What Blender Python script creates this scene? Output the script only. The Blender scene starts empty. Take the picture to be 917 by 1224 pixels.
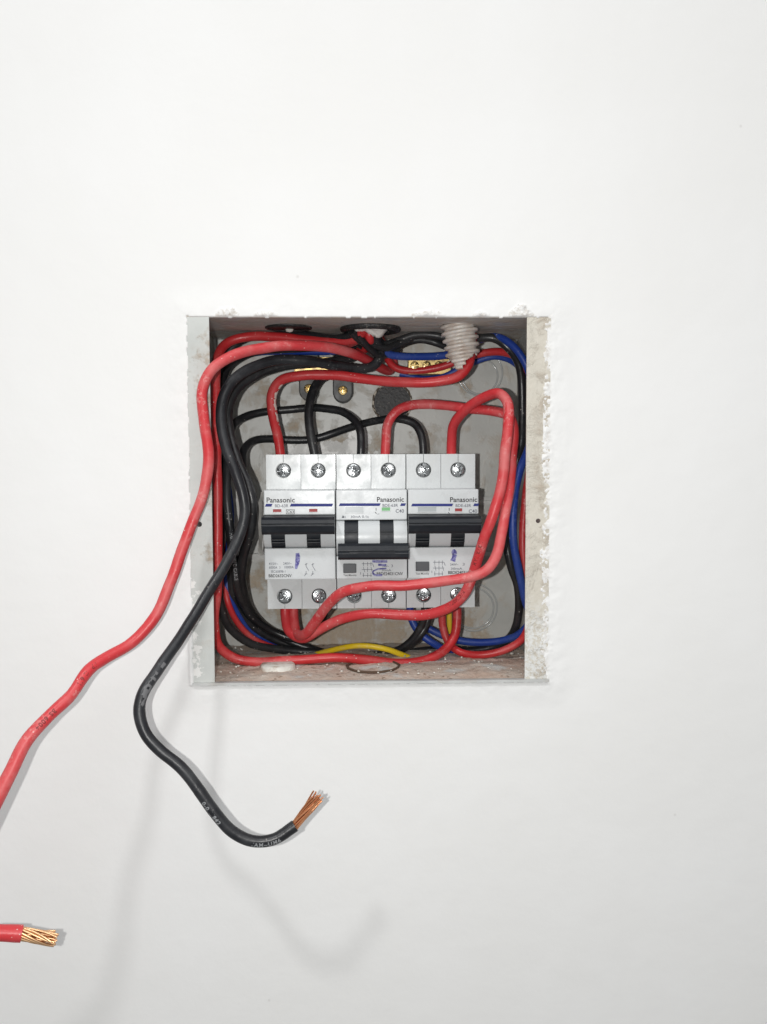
import bpy, bmesh, math, random
import numpy as np
from mathutils import Vector, Matrix, noise
random.seed(7)
R = math.radians
SC = bpy.context.scene
COL = SC.collection

# ------------------------------------------------------------------ camera
# world: x to the right, y into the wall, z up; the wall face is y = 0; metres
YAW, PITCH, ROLL, DIST, F, CX, CY = R(1.7288), R(3.6689), R(-0.2136), 0.42, 1066.0, 458.5, 612.0
fw = Vector((math.sin(YAW)*math.cos(PITCH), math.cos(YAW)*math.cos(PITCH), -math.sin(PITCH)))
rt0 = Vector((math.cos(YAW), -math.sin(YAW), 0)); up0 = rt0.cross(fw)
rt = math.cos(ROLL)*rt0 + math.sin(ROLL)*up0
up = -math.sin(ROLL)*rt0 + math.cos(ROLL)*up0
CAMP = Vector((0, -DIST, 0))
cam = bpy.data.cameras.new('camera'); cob = bpy.data.objects.new('camera', cam); COL.objects.link(cob)
cob.matrix_world = Matrix(((rt.x, up.x, -fw.x, CAMP.x), (rt.y, up.y, -fw.y, CAMP.y), (rt.z, up.z, -fw.z, CAMP.z), (0, 0, 0, 1)))
cam.sensor_fit = 'VERTICAL'; cam.sensor_height = 24; cam.lens = 24*F/1224
cam.clip_start = 0.01; cam.clip_end = 20
SC.camera = cob

# ------------------------------------------------------------------ room light, phone flash, ceiling lamp
w = bpy.data.worlds.new('World'); SC.world = w; w.use_nodes = True
nt = w.node_tree; bg = nt.nodes['Background']
tc = nt.nodes.new('ShaderNodeTexCoord'); sp = nt.nodes.new('ShaderNodeSeparateXYZ'); rp = nt.nodes.new('ShaderNodeValToRGB')
nt.links.new(tc.outputs['Generated'], sp.inputs[0]); nt.links.new(sp.outputs['Z'], rp.inputs[0])
rp.color_ramp.elements[0].position = 0.0; rp.color_ramp.elements[0].color = (.62, .63, .63, 1)
rp.color_ramp.elements[1].position = 1.0; rp.color_ramp.elements[1].color = (1, 1, 1, 1)
nt.links.new(rp.outputs[0], bg.inputs[0]); bg.inputs[1].default_value = 0.44

def lamp(name, kind, loc, energy, color, size, target=None):
    l = bpy.data.lights.new(name, kind); l.energy = energy; l.color = color
    o = bpy.data.objects.new(name, l); COL.objects.link(o); o.location = loc
    if kind == 'AREA':
        l.shape = 'SQUARE'; l.size = size
        d = (Vector(target)-Vector(loc)).normalized(); o.rotation_euler = d.to_track_quat('-Z', 'Y').to_euler()
    else: l.shadow_soft_size = size
    return o
lamp('phone_flash', 'POINT', (-.024, -DIST-.002, -.002), 3.7, (1, .985, .96), .0022)
lamp('ceiling_light', 'AREA', (-.41, -.76, .95), 4.8, (1, 1, 1), .10, (0, 0, 0))
lamp('ceiling_panel', 'AREA', (.25, -.85, .98), 5.0, (1, 1, 1), .90, (0, 0, 0))
SC.view_settings.view_transform = 'Standard'; SC.view_settings.look = 'None'
SC.view_settings.exposure = 0; SC.view_settings.gamma = 1

# ------------------------------------------------------------------ helpers
def ray(px, py): return (fw*F + rt*(px-CX) - up*(py-CY)).normalized()
def P(px, py, mm=0.0):
    d = ray(px, py); return CAMP + d*((mm*.001+DIST)/d.y)
def PZ(px, py, z):
    d = ray(px, py); return CAMP + d*((z-CAMP.z)/d.z)

def tag(o, label=None, cat=None, group=None, kind=None):
    if label: o['label'] = label
    if cat: o['category'] = cat
    if group: o['group'] = group
    if kind: o['kind'] = kind
    return o
def link(name, me, parent=None, mat=None, loc=None):
    o = bpy.data.objects.new(name, me); COL.objects.link(o)
    if loc is not None: o.location = loc
    if parent: o.parent = parent; o.matrix_parent_inverse = Matrix.Identity(4)
    if mat and not me.materials: me.materials.append(mat)
    return o
def empty(name, loc=(0, 0, 0)):
    o = bpy.data.objects.new(name, None); o.empty_display_size = .01; COL.objects.link(o); o.location = loc; return o

class MB:
    def __init__(s): s.v = []; s.f = []; s.sm = []
    def add(s, v, f, smooth=False, M=None):
        b = len(s.v)
        s.v += [tuple(M @ Vector(p)) if M else tuple(p) for p in v]
        s.f += [tuple(b+i for i in q) for q in f]; s.sm += [smooth]*len(f); return s
    def box(s, x0, x1, y0, y1, z0, z1, M=None, c=0):
        if c <= 0:
            v = [(x0,y0,z0),(x1,y0,z0),(x1,y1,z0),(x0,y1,z0),(x0,y0,z1),(x1,y0,z1),(x1,y1,z1),(x0,y1,z1)]
            return s.add(v, [(3,2,1,0),(4,5,6,7),(0,1,5,4),(1,2,6,5),(2,3,7,6),(3,0,4,7)], False, M)
        bm = bmesh.new(); bmesh.ops.create_cube(bm, size=1)
        for q in bm.verts: q.co = Vector(((x0+x1)/2+q.co.x*(x1-x0), (y0+y1)/2+q.co.y*(y1-y0), (z0+z1)/2+q.co.z*(z1-z0)))
        bmesh.ops.bevel(bm, geom=bm.edges[:], offset=c, segments=2, affect='EDGES', profile=.6)
        bm.verts.index_update()
        s.add([q.co[:] for q in bm.verts], [[q.index for q in f.verts] for f in bm.faces], False, M); bm.free(); return s
    def prism(s, prof, x0, x1, smooth=False):   # prof: list of (y, z)
        n = len(prof)
        v = [(x0, y, z) for y, z in prof]+[(x1, y, z) for y, z in prof]
        s.add(v, [(i, (i+1) % n, n+(i+1) % n, n+i) for i in range(n)], smooth)
        s.add(v, [tuple(range(n-1, -1, -1)), tuple(range(n, 2*n))]); return s
    def lathe(s, prof, n=32, M=None, smooth=True):  # prof (r, h) round local +Z
        v = []; f = []
        for r, h in prof:
            v += [(r*math.cos(2*math.pi*k/n), r*math.sin(2*math.pi*k/n), h) for k in range(n)]
        for j in range(len(prof)-1):
            f += [(j*n+k, j*n+(k+1) % n, (j+1)*n+(k+1) % n, (j+1)*n+k) for k in range(n)]
        return s.add(v, f, smooth, M)
    def mesh(s, name='m'):
        me = bpy.data.meshes.new(name); me.from_pydata(s.v, [], s.f); me.update()
        me.polygons.foreach_set('use_smooth', s.sm)
        bm = bmesh.new(); bm.from_mesh(me); bmesh.ops.recalc_face_normals(bm, faces=bm.faces[:]); bm.to_mesh(me); bm.free()
        return me
    def obj(s, name, mat, parent=None, loc=None): return link(name, s.mesh(name), parent, mat, loc)

def circ(cx, cy, r, n=32, ry=None, a0=0): return [(cx+r*math.cos(a0+2*math.pi*k/n), cy+(ry or r)*math.sin(a0+2*math.pi*k/n)) for k in range(n)]
def rect(x0, x1, y0, y1): return [(x0, y0), (x1, y0), (x1, y1), (x0, y1)]
def rrect(x0, x1, y0, y1, r, n=4):
    o = []
    for cx, cy, a in ((x1-r, y1-r, 0), (x0+r, y1-r, 90), (x0+r, y0+r, 180), (x1-r, y0+r, 270)):
        for k in range(n+1):
            t = R(a+90*k/n); o.append((cx+r*math.cos(t), cy+r*math.sin(t)))
    return o
def _eval(cu):
    o = bpy.data.objects.new('tmp', cu); COL.objects.link(o)
    dg = bpy.context.evaluated_depsgraph_get(); dg.update()
    me = bpy.data.meshes.new_from_object(o.evaluated_get(dg))
    bpy.data.objects.remove(o)
    v = [q.co.copy() for q in me.vertices]; f = [tuple(p.vertices) for p in me.polygons]
    bpy.data.meshes.remove(me); return v, f
def fill2d(loops, thick, bevel=0.0):
    """outline(s) with holes -> plate; returns verts (u, v, depth from front), faces"""
    cu = bpy.data.curves.new('c', 'CURVE'); cu.dimensions = '2D'; cu.fill_mode = 'BOTH'
    S = 1000.0
    cu.extrude = max(thick/2-bevel, 0)*S; cu.bevel_depth = bevel*S; cu.bevel_resolution = 1
    if bevel: cu.offset = -bevel*S
    for lp in loops:
        sp = cu.splines.new('POLY'); sp.points.add(len(lp)-1); sp.use_cyclic_u = True
        for i, (a, b) in enumerate(lp): sp.points[i].co = (a*S, b*S, 0, 1)
    v, f = _eval(cu)
    return [(p.x/S, p.y/S, thick/2-p.z/S) for p in v], f
def plate(mb, loops, yfront, thick, bevel=0.0):
    v, f = fill2d(loops, thick, bevel)
    mb.add([(a, yfront+c, b) for a, b, c in v], f); return mb
_tx = {}
def text2d(s, size, bold=0.0, align='LEFT', spacing=1.0):
    k = (s, size, bold, align, spacing)
    if k in _tx: return _tx[k]
    S = 1000.0
    cu = bpy.data.curves.new('t', 'FONT'); cu.body = s; cu.size = size*S; cu.offset = bold*S; cu.align_x = align; cu.space_character = spacing
    cu.resolution_u = 3
    v, f = _eval(cu)
    _tx[k] = ([(p.x/S, p.y/S) for p in v], f); return _tx[k]
def text(mb, s, x, z, y, size, bold=0.0, width=None, align='LEFT'):
    v, f = text2d(s, size, bold, align)
    k = 1.0
    if width:
        ww = max(p[0] for p in v)-min(p[0] for p in v); k = width/ww
    mb.add([(x+a*k, y, z+b) for a, b in v], f); return mb

# ------------------------------------------------------------------ materials
def mat(name, col, rough=.5, metal=0.0, spec=.5):
    m = bpy.data.materials.new(name); m.use_nodes = True
    b = m.node_tree.nodes['Principled BSDF']
    b.inputs['Base Color'].default_value = (*col, 1); b.inputs['Roughness'].default_value = rough
    b.inputs['Metallic'].default_value = metal; b.inputs['Specular IOR Level'].default_value = spec
    return m
class NG:
    def __init__(s, m): s.m = m; s.t = m.node_tree; s.b = s.t.nodes['Principled BSDF']; s.co = s.n('ShaderNodeTexCoord').outputs['Object']
    def n(s, k): return s.t.nodes.new(k)
    def l(s, a, b): s.t.links.new(a, b)
    def noise(s, scale, detail=4, rough=.55, dist=0, vec=None):
        q = s.n('ShaderNodeTexNoise'); q.inputs['Scale'].default_value = scale; q.inputs['Detail'].default_value = detail
        q.inputs['Roughness'].default_value = rough; q.inputs['Distortion'].default_value = dist; s.l(vec or s.co, q.inputs['Vector']); return q.outputs['Fac']
    def vor(s, scale, feat='F1'):
        q = s.n('ShaderNodeTexVoronoi'); q.inputs['Scale'].default_value = scale; q.feature = feat; s.l(s.co, q.inputs['Vector']); return q.outputs['Distance']
    def ramp(s, x, a, b, va=0.0, vb=1.0):
        q = s.n('ShaderNodeMapRange'); q.inputs[1].default_value = a; q.inputs[2].default_value = b
        q.inputs[3].default_value = va; q.inputs[4].default_value = vb; q.interpolation_type = 'SMOOTHSTEP'; s.l(x, q.inputs[0]); return q.outputs[0]
    def math(s, op, a, b):
        q = s.n('ShaderNodeMath'); q.operation = op
        for i, x in enumerate((a, b)):
            if isinstance(x, (int, float)): q.inputs[i].default_value = x
            else: s.l(x, q.inputs[i])
        return q.outputs[0]
    def mix(s, fac, a, b):
        q = s.n('ShaderNodeMix'); q.data_type = 'RGBA'; q.clamp_factor = True
        if isinstance(fac, (int, float)): q.inputs[0].default_value = fac
        else: s.l(fac, q.inputs[0])
        for i, x in ((6, a), (7, b)):
            if isinstance(x, tuple): q.inputs[i].default_value = (*x, 1)
            else: s.l(x, q.inputs[i])
        return q.outputs[2]
    def near(s, pts, soft, wob=.0, nscale=200):
        """mask: 1 close to any of pts [(Vector, radius)] in object space, edges torn by noise"""
        out = None
        nz = s.noise(nscale, 5, .65)
        for p, r in pts:
            q = s.n('ShaderNodeVectorMath'); q.operation = 'DISTANCE'; s.l(s.co, q.inputs[0]); q.inputs[1].default_value = tuple(p)
            d = s.math('ADD', q.outputs['Value'], s.math('MULTIPLY', s.math('SUBTRACT', nz, .5), wob))
            m = s.ramp(d, r+soft, r-soft, 0, 1)
            out = m if out is None else s.math('MAXIMUM', out, m)
        return out
    def col(s, c): s.l(c, s.b.inputs['Base Color'])
    def rgh(s, c): s.l(c, s.b.inputs['Roughness'])
    def bump(s, h, dist=.0002, strength=1.0):
        q = s.n('ShaderNodeBump'); q.inputs['Distance'].default_value = dist; q.inputs['Strength'].default_value = strength; s.l(h, q.inputs['Height'])
        s.l(q.outputs[0], s.b.inputs['Normal'])

# painted wall
m_wall = mat('wall_paint', (.80, .80, .79), .62, spec=.3); g = NG(m_wall)
big = g.noise(9, 4); fine = g.noise(260, 5, .6)
c = g.mix(g.ramp(big, .35, .7), (.795, .795, .785), (.815, .817, .812))
att = g.n('ShaderNodeAttribute'); att.attribute_name = 'rubble'
dirtn = g.ramp(g.noise(420, 6, .7), .42, .62)
spk = g.ramp(g.vor(62), .0011*62, .0004*62)
spk = g.math('MULTIPLY', spk, g.ramp(g.noise(25, 2), .60, .64))
c = g.mix(g.math('MULTIPLY', g.math('MULTIPLY', att.outputs['Fac'], dirtn), .75), c, (.50, .45, .39))
c = g.mix(g.math('MULTIPLY', spk, .25), c, (.38, .36, .33))
g.col(c)
roll = g.noise(70, 3, .5)
g.bump(g.math('ADD', g.math('MULTIPLY', roll, 1.6), g.math('MULTIPLY', fine, .25)), .00035, .55)

def steel(name, base, stains=(), mud=(.30, .245, .185), white=(), rough=.38, mudamt=.35, thr=(.52, .68)):
    m = mat(name, base, rough, 0, .5); g = NG(m)
    c = g.mix(g.ramp(g.noise(60, 5), .3, .75), base, tuple(x*.87 for x in base))
    md = g.math('MULTIPLY', g.ramp(g.noise(75, 7, .62, .3), *thr), mudamt)
    if stains: md = g.math('MAXIMUM', md, g.math('MULTIPLY', g.near(stains, .004, .030, 160), g.ramp(g.noise(420, 5, .7), .25, .6, .45, .95)))
    c = g.mix(md, c, g.mix(g.noise(300, 5), mud, tuple(x*1.5 for x in mud)))
    if white: c = g.mix(g.near(white, .0006, .016, 260), c, (.74, .74, .72))
    sp = g.ramp(g.vor(230), .07, .03); sp = g.math('MULTIPLY', sp, g.ramp(g.noise(40, 2), .5, .55))
    c = g.mix(g.math('MULTIPLY', sp, .6), c, (.6, .57, .5))
    g.col(c); g.rgh(g.math('ADD', g.math('MULTIPLY', md, .45), rough)); g.bump(g.math('ADD', g.math('MULTIPLY', md, 2.0), g.math('MULTIPLY', g.noise(500, 3), .3)), .0003, .6); return m

def pvc(name, base, dust, amt=.35, rough=.42, speck=.6):
    m = mat(name, base, rough, 0, .45); g = NG(m)
    d = g.math('MULTIPLY', g.ramp(g.noise(55, 6, .6), .42, .75), amt)
    scr = g.math('MULTIPLY', g.ramp(g.noise(900, 4, .7), .60, .75), amt*.7)
    sc2 = g.math('MULTIPLY', g.math('MULTIPLY', g.ramp(g.noise(330, 5, .75), .53, .60), g.ramp(g.noise(28, 3), .50, .58)), amt*1.3)
    c = g.mix(g.math('MAXIMUM', g.math('MAXIMUM', d, scr), sc2), base, dust)
    v = g.ramp(g.vor(420), .16, .07); v = g.math('MULTIPLY', v, g.ramp(g.noise(90, 3), .53, .60))
    c = g.mix(g.math('MULTIPLY', v, speck), c, (.80, .76, .70))
    g.col(c); g.rgh(g.math('ADD', g.math('MULTIPLY', d, .5), rough)); g.bump(g.noise(380, 4, .6), .00022, .6); return m
m_red = pvc('red_pvc', (.50, .024, .028), (.58, .17, .16), .38, .35)
m_redo = pvc('red_pvc_dusty', (.56, .038, .045), (.66, .25, .24), .55, .37)
m_blk = pvc('black_pvc', (.013, .014, .016), (.09, .09, .09), .28, .30, .5)
m_blko = pvc('black_pvc_dusty', (.011, .012, .015), (.075, .08, .085), .38, .36, .25)
m_blu = pvc('blue_pvc', (.010, .042, .27), (.10, .16, .36), .3, .4)
m_yel = pvc('yellow_pvc', (.80, .58, .015), (.70, .56, .25), .3, .4)
m_cop = mat('copper', (.78, .37, .19), .36, 1.0)
m_cop2 = mat('pale_copper', (.80, .50, .28), .38, 1.0)
m_zinc = mat('zinc_screw', (.40, .42, .43), .20, 1.0); g = NG(m_zinc)
g.col(g.mix(g.ramp(g.noise(380, 3), .45, .65), (.52, .54, .55), (.36, .37, .38)))
m_brass = mat('brass', (.72, .52, .20), .3, 1.0); g = NG(m_brass)
g.col(g.mix(g.ramp(g.noise(260, 5), .45, .65), (.62, .47, .20), (.30, .22, .12)))
def plast(name, col, rough, dirt=.18):
    m = mat(name, col, rough, 0, .5); g = NG(m)
    c = g.mix(g.math('MULTIPLY', g.ramp(g.noise(110, 6, .65), .48, .75), dirt), col, (.42, .39, .34))
    c = g.mix(g.math('MULTIPLY', g.ramp(g.vor(700), .14, .05), g.math('MULTIPLY', g.ramp(g.noise(90, 2), .56, .6), .5)), c, (.28, .25, .22))
    g.col(c); g.rgh(g.ramp(g.noise(120, 4), .3, .8, rough-.06, rough+.16)); g.bump(g.noise(800, 3), .00005, .5); return m
m_case = plast('breaker_plastic', (.54, .565, .57), .30)
m_face = plast('breaker_face', (.57, .595, .605), .30, .10)
m_tog = plast('toggle_plastic', (.010, .013, .018), .45, .03); m_tog.node_tree.nodes['Principled BSDF'].inputs['Specular IOR Level'].default_value = .35
m_blue_ink = mat('blue_print', (.008, .018, .17), .6)
m_ink = mat('black_print', (.02, .02, .022), .5)
m_grey_ink = mat('grey_print', (.13, .14, .17), .5)
m_redw = mat('red_window', (.30, .022, .022), .5)
m_grnw = mat('green_window', (.08, .36, .10), .35)
m_clear = mat('grey_window', (.42, .45, .46), .2)
m_pen = mat('marker_ink', (.050, .040, .26), .5); g = NG(m_pen); g.col(g.mix(g.ramp(g.noise(700, 4), .38, .62), (.028, .02, .22), (.22, .22, .44)))
m_rust = mat('muddy_rim', (.22, .19, .14), .6); g = NG(m_rust); g.col(g.mix(g.ramp(g.noise(330, 4), .48, .56), (.09, .07, .05), (.55, .50, .42)))
m_dark = mat('dark_rubber', (.012, .012, .013), .5); g = NG(m_dark); g.col(g.mix(g.ramp(g.noise(600, 5, .7), .55, .72), (.014, .014, .015), (.17, .155, .135))); g.bump(g.noise(500, 5), .0005, .8)
m_test = mat('test_button_plastic', (.05, .055, .062), .4)
m_cond = mat('conduit_plastic', (.66, .58, .52), .38); g = NG(m_cond)
g.col(g.mix(g.ramp(g.noise(140, 5), .35, .7), (.72, .66, .61), (.52, .43, .37))); g.b.inputs['Subsurface Weight'].default_value = .25; g.b.inputs['Subsurface Radius'].default_value = (.003, .002, .0015); g.b.inputs['Subsurface Scale'].default_value = 1.0
m_rag = mat('pale_putty', (.62, .60, .57), .6); g = NG(m_rag); g.bump(g.noise(300, 5), .0008, 1)
m_masonry = mat('masonry', (.13, .10, .075), .9); g = NG(m_masonry); g.bump(g.noise(200, 6), .002, 1)
m_whitecap = mat('white_cap', (.66, .64, .59), .5); g = NG(m_whitecap); g.col(g.mix(g.ramp(g.noise(200, 5), .45, .7), (.68, .67, .62), (.42, .34, .27)))
m_prt = mat('wire_print_dark', (.20, .022, .022), .6)
m_prtw = mat('wire_print_pale', (.26, .27, .28), .6)
m_scr = mat('bare_plaster_smear', (.62, .53, .48), .6)

# ------------------------------------------------------------------ box geometry (metres)
BX0, BX1, BZ0, BZ1 = -.0781, .0913, -.1086, .0650
BACK = .080
FLi = P(253.6, 590, 0).x          # inner edge of left flange
FRi = P(628.3, 590, 0).x          # inner edge of right flange

# ------------------------------------------------------------------ wall: a skim-coated sheet with a torn opening
def fbm(x, y, s, o=4, seed=0.0):
    return noise.fractal(Vector((x*s+seed, y*s-seed, seed*.37)), .9, 2.1, o)
def build_wall():
    def axis(a, b, ext0, ext1):
        m = .016; st = .00055
        fi = list(np.arange(a-m, b+m+st/2, st))
        lo = []; x = fi[0]; d = st
        while x > ext0: d *= 1.35; x -= d; lo.append(x)
        hi = []; x = fi[-1]; d = st
        while x < ext1: d *= 1.35; x += d; hi.append(x)
        return lo[::-1]+fi+hi
    xs = axis(BX0, BX1, -.75, .75); zs = axis(BZ0, BZ1, -.8, .7)
    idx = {}; V = []; att = []; Fc = []
    def info(x, z):
        # signed distance to the box rectangle (positive outside) and which side it is
        dl, dr, db, dt = BX0-x, x-BX1, BZ0-z, z-BZ1
        s = max(dl, dr, db, dt)
        if dl > 0 or dr > 0 or db > 0 or dt > 0:
            s = math.hypot(max(dl, dr, 0), max(db, dt, 0))
        return s, dl, dr, db, dt
    def height(x, z, s, dl, dr, db, dt):
        if s > .0152: return 0.0, 0.0
        n1 = fbm(x, z, 160, 5, 3.1); n2 = fbm(x, z, 700, 4, 9.7)
        right = 1 if dr >= max(dl, db, dt)-.0005 else 0
        top = 1 if dt >= max(dl, dr, db)-.0005 else 0
        fall = max(0.0, 1-max(s, 0)/.0150); fall = fall*fall*(3-2*fall)
        h = 0.0; rub = 0.0
        if right:
            h = .0009*fall + max(0, n2)*.0004*max(0, 1-max(s, 0)/.0030) + n1*.0003*fall
            if s < -.0010: h += min(.0003, (-s-.001)*.3)*(n2)
            rub = max(0, 1-abs(s+.0015)/.0022)*.8
        elif top:
            h = .0010*fall + n1*.0002*fall
            for cx, hw, hh in ((P(272, 371).x, .0055, .0030), (P(622, 370).x, .0062, .0042), (P(512, 376).x, .008, .0016), (P(318, 374).x, .006, .0014), (P(575, 375).x, .004, .0012)):
                e = 1-((x-cx)/hw)**2
                if e > 0 and s > -.0005:
                    lim = hh*e*(1+.35*n2)
                    if s < lim: h += .0010*e*(.5+1.1*abs(n2)); rub = max(rub, .9)
        else:
            h = .0009*fall + .0002*n1*fall
            if dl > max(db, dt) and abs(z-P(232, 780).z) < .016:
                h += .0012*max(0, 1-abs(s-.0005+.0008*n1)/.0014)
        return h, rub
    def limit(x, z, dl, dr, db, dt):
        n = fbm(x, z, 260, 5, 5.5)
        m = max(dl, dr, db, dt)
        if m == dr:
            base = -.0034 + .0019*fbm(0, z, 70, 4, 2.2) + .0013*n
            if z < -.075: base += .0012
            return base
        if m == dt: return -.0014+.0004*n
        if m == dl: return -.0006+.0005*n
        return .0000+.0006*n
    for i, x in enumerate(xs):
        for j, z in enumerate(zs):
            s, dl, dr, db, dt = info(x, z)
            if s < -.008: continue
            if s < limit(x, z, dl, dr, db, dt): continue
            h, rub = height(x, z, s, dl, dr, db, dt)
            idx[(i, j)] = len(V); V.append([x, -h, z]); att.append(rub)
    for i in range(len(xs)-1):
        for j in range(len(zs)-1):
            k = [(i, j), (i+1, j), (i+1, j+1), (i, j+1)]
            if all(q in idx for q in k): Fc.append([idx[q] for q in k])
    me = bpy.data.meshes.new('wall'); me.from_pydata(V, [], Fc)
    a = me.attributes.new('rubble', 'FLOAT', 'POINT'); a.data.foreach_set('value', att)
    me.polygons.foreach_set('use_smooth', [True]*len(Fc))
    o = link('wall', me, None, m_wall); tag(o, 'white painted plaster wall with ragged chipped edges round the opening', kind='structure')
    # thickness of the torn rim
    bm = bmesh.new(); bm.from_mesh(me)
    be = [e for e in bm.edges if e.is_boundary and all(BX0-.02 < q.co.x < BX1+.02 and BZ0-.02 < q.co.z < BZ1+.02 for q in e.verts)]
    r = bmesh.ops.extrude_edge_only(bm, edges=be)
    for q in r['geom']:
        if isinstance(q, bmesh.types.BMVert): q.co.y = max(q.co.y+.0012, -.0002)+.0006 if q.co.y < .0005 else q.co.y
    bmesh.ops.recalc_face_normals(bm, faces=bm.faces[:])
    bm.to_mesh(me); bm.free()
build_wall()
mb = MB(); e = .006
x0, x1, z0, z1 = BX0-e, BX1+e, BZ0-e, BZ1+e; yb = .094
mb.add([(x0,.003,z0),(x1,.003,z0),(x1,.003,z1),(x0,.003,z1),(x0,yb,z0),(x1,yb,z0),(x1,yb,z1),(x0,yb,z1)], [(4,5,6,7),(0,1,5,4),(1,2,6,5),(2,3,7,6),(3,0,4,7)])
mb.obj('masonry_recess', m_masonry)['kind'] = 'structure'

# ------------------------------------------------------------------ the recessed metal box
box = empty('distribution_box', ((BX0+BX1)/2, BACK, BZ0)); bl = Vector(box.location)
tag(box, 'recessed light grey metal distribution box with mud stained flanges set in the white wall', 'electrical box')
def bo(name, mb, mt): return link(name, shift(mb, bl), box, mt, None)
def shift(mb, o):
    mb.v = [(a-o[0], b-o[1], c-o[2]) for a, b, c in mb.v]; return mb.mesh('m')
def L(p, q=bl): return Vector(p)-q
# back panel with a round knockout
kx = P(469, 481, 80)
m_back = steel('back_panel_paint', (.55, .555, .525),
    stains=[(L(P(318, 465, 80)), .004), (L(P(322, 480, 80)), .003), (L(P(350, 510, 80)), .003), (L(P(405, 530, 80)), .004), (L(P(455, 530, 80)), .004), (L(P(505, 520, 80)), .003), (L(P(552, 450, 80)), .003), (L(P(558, 462, 80)), .002), (L(P(558, 742, 80)), .005), (L(P(575, 760, 80)), .005), (L(P(430, 750, 80)), .012), (L(P(345, 725, 80)), .011), (L(P(395, 752, 80)), .012), (L(P(310, 690, 80)), .006), (L(P(470, 757, 80)), .01)],
    white=[(L(P(368, 546, 80)), .0085), (L(P(396, 545, 80)), .0095), (L(P(422, 538, 80)), .0075), (L(P(432, 524, 80)), .0055), (L(P(346, 545, 80)), .005)], mudamt=.42, mud=(.36, .295, .22), thr=(.48, .66))
mb = MB()
plate(mb, [rect(BX0, BX1, BZ0, BZ1), circ(kx.x, kx.z, .0102, 40)], BACK, .0012)
bo('back_panel', mb, m_back)
mb = MB(); plate(mb, [[(kx.x+(.0115+.0006*fbm(a, 0, 1, 3))*math.cos(a*math.pi/24), kx.z+(.0115+.0004*fbm(a, 3, 1, 3))*math.sin(a*math.pi/24)) for a in range(48)]], BACK+.0016, .002, .0)
bo('knockout_cap', mb, m_dark)
def ring(mb, c, R0, r, axis='y', n=64, sq=1.0, a0=0, a1=360, jit=0):
    pts = []; m = 8; full = (a1-a0) >= 360
    N = n if full else n+1
    for k in range(N):
        a = R(a0+(a1-a0)*k/n)
        rr = R0+(jit*fbm(k*.4, R0*900, 1, 3) if jit else 0)
        for q in range(m):
            b = 2*math.pi*q/m; u = (rr+r*math.cos(b))*math.cos(a); v = (rr+r*math.cos(b))*math.sin(a); t = r*sq*math.sin(b)
            pts.append((c[0]+u, c[1]+t, c[2]+v) if axis == 'y' else (c[0]+u, c[1]+v, c[2]+t))
    f = []
    for k in range(n if full else n):
        for q in range(m):
            f.append((k*m+q, k*m+(q+1) % m, ((k+1) % N)*m+(q+1) % m, ((k+1) % N)*m+q))
    return mb.add(pts, f, True)
mb = MB(); ring(mb, (kx.x, BACK, kx.z), .0108, .0006, jit=.0004); bo('knockout_rim', mb, m_rust)
m_emb = mat('embossed_paint', (.46, .475, .465), .12)
for px, py, rad in ((574, 446, .0125), (574, 450, .0098), (566, 726, .0135), (566, 727, .0115)):
    c = P(px, py, 80); mb = MB(); ring(mb, (c.x, BACK, c.z), rad, .0005, sq=.8); bo('embossed_ring', mb, m_emb)
# sides
m_side = steel('side_paint', (.46, .475, .46), mudamt=.45, thr=(.45, .65))
m_topin = steel('top_panel_paint', (.58, .575, .55), mud=(.42, .36, .30), mudamt=.7, thr=(.40, .60), rough=.33)
T = .0012
mb = MB(); mb.box(BX0, BX0+T, -.0004, BACK-.0002, BZ0+T, BZ1-T); bo('side_panel', mb, m_side)
mb = MB(); mb.box(BX1-T, BX1, -.0004, BACK-.0002, BZ0+T, BZ1-T); bo('side_panel', mb, m_side)
# top panel with three round holes
zt = BZ1-T
k1 = PZ(345, 391, zt); k2 = PZ(443, 391.5, zt); k3 = PZ(548, 389, zt)
v, f = fill2d([rect(BX0, BX1, -.0004, BACK-.0002), circ(k1.x, k1.y, .0108, 40), circ(k2.x, k2.y, .0135, 40), circ(k3.x, k3.y, .0088, 40)], T)
mb = MB(); mb.add([(a, b, BZ1-T+c) for a, b, c in v], f); bo('top_panel', mb, m_topin)
mb = MB(); mb.lathe([(0, 0), (.0104, 0), (.0107, .0008)], 40, Matrix.Translation((k1.x, k1.y, zt-.0003))); bo('knockout_cap', mb, m_dark)
mb = MB(); ring(mb, (k1.x, k1.y, zt-.0003), .0110, .0007, 'z', jit=.0003); bo('knockout_rim', mb, m_dark)
mb = MB(); mb.lathe([(0, -.0016), (.0016, -.0012), (.0022, 0)], 16, Matrix.Translation((k1.x, k1.y+.006, zt-.0002))); bo('rivet', mb, m_whitecap)
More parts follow.
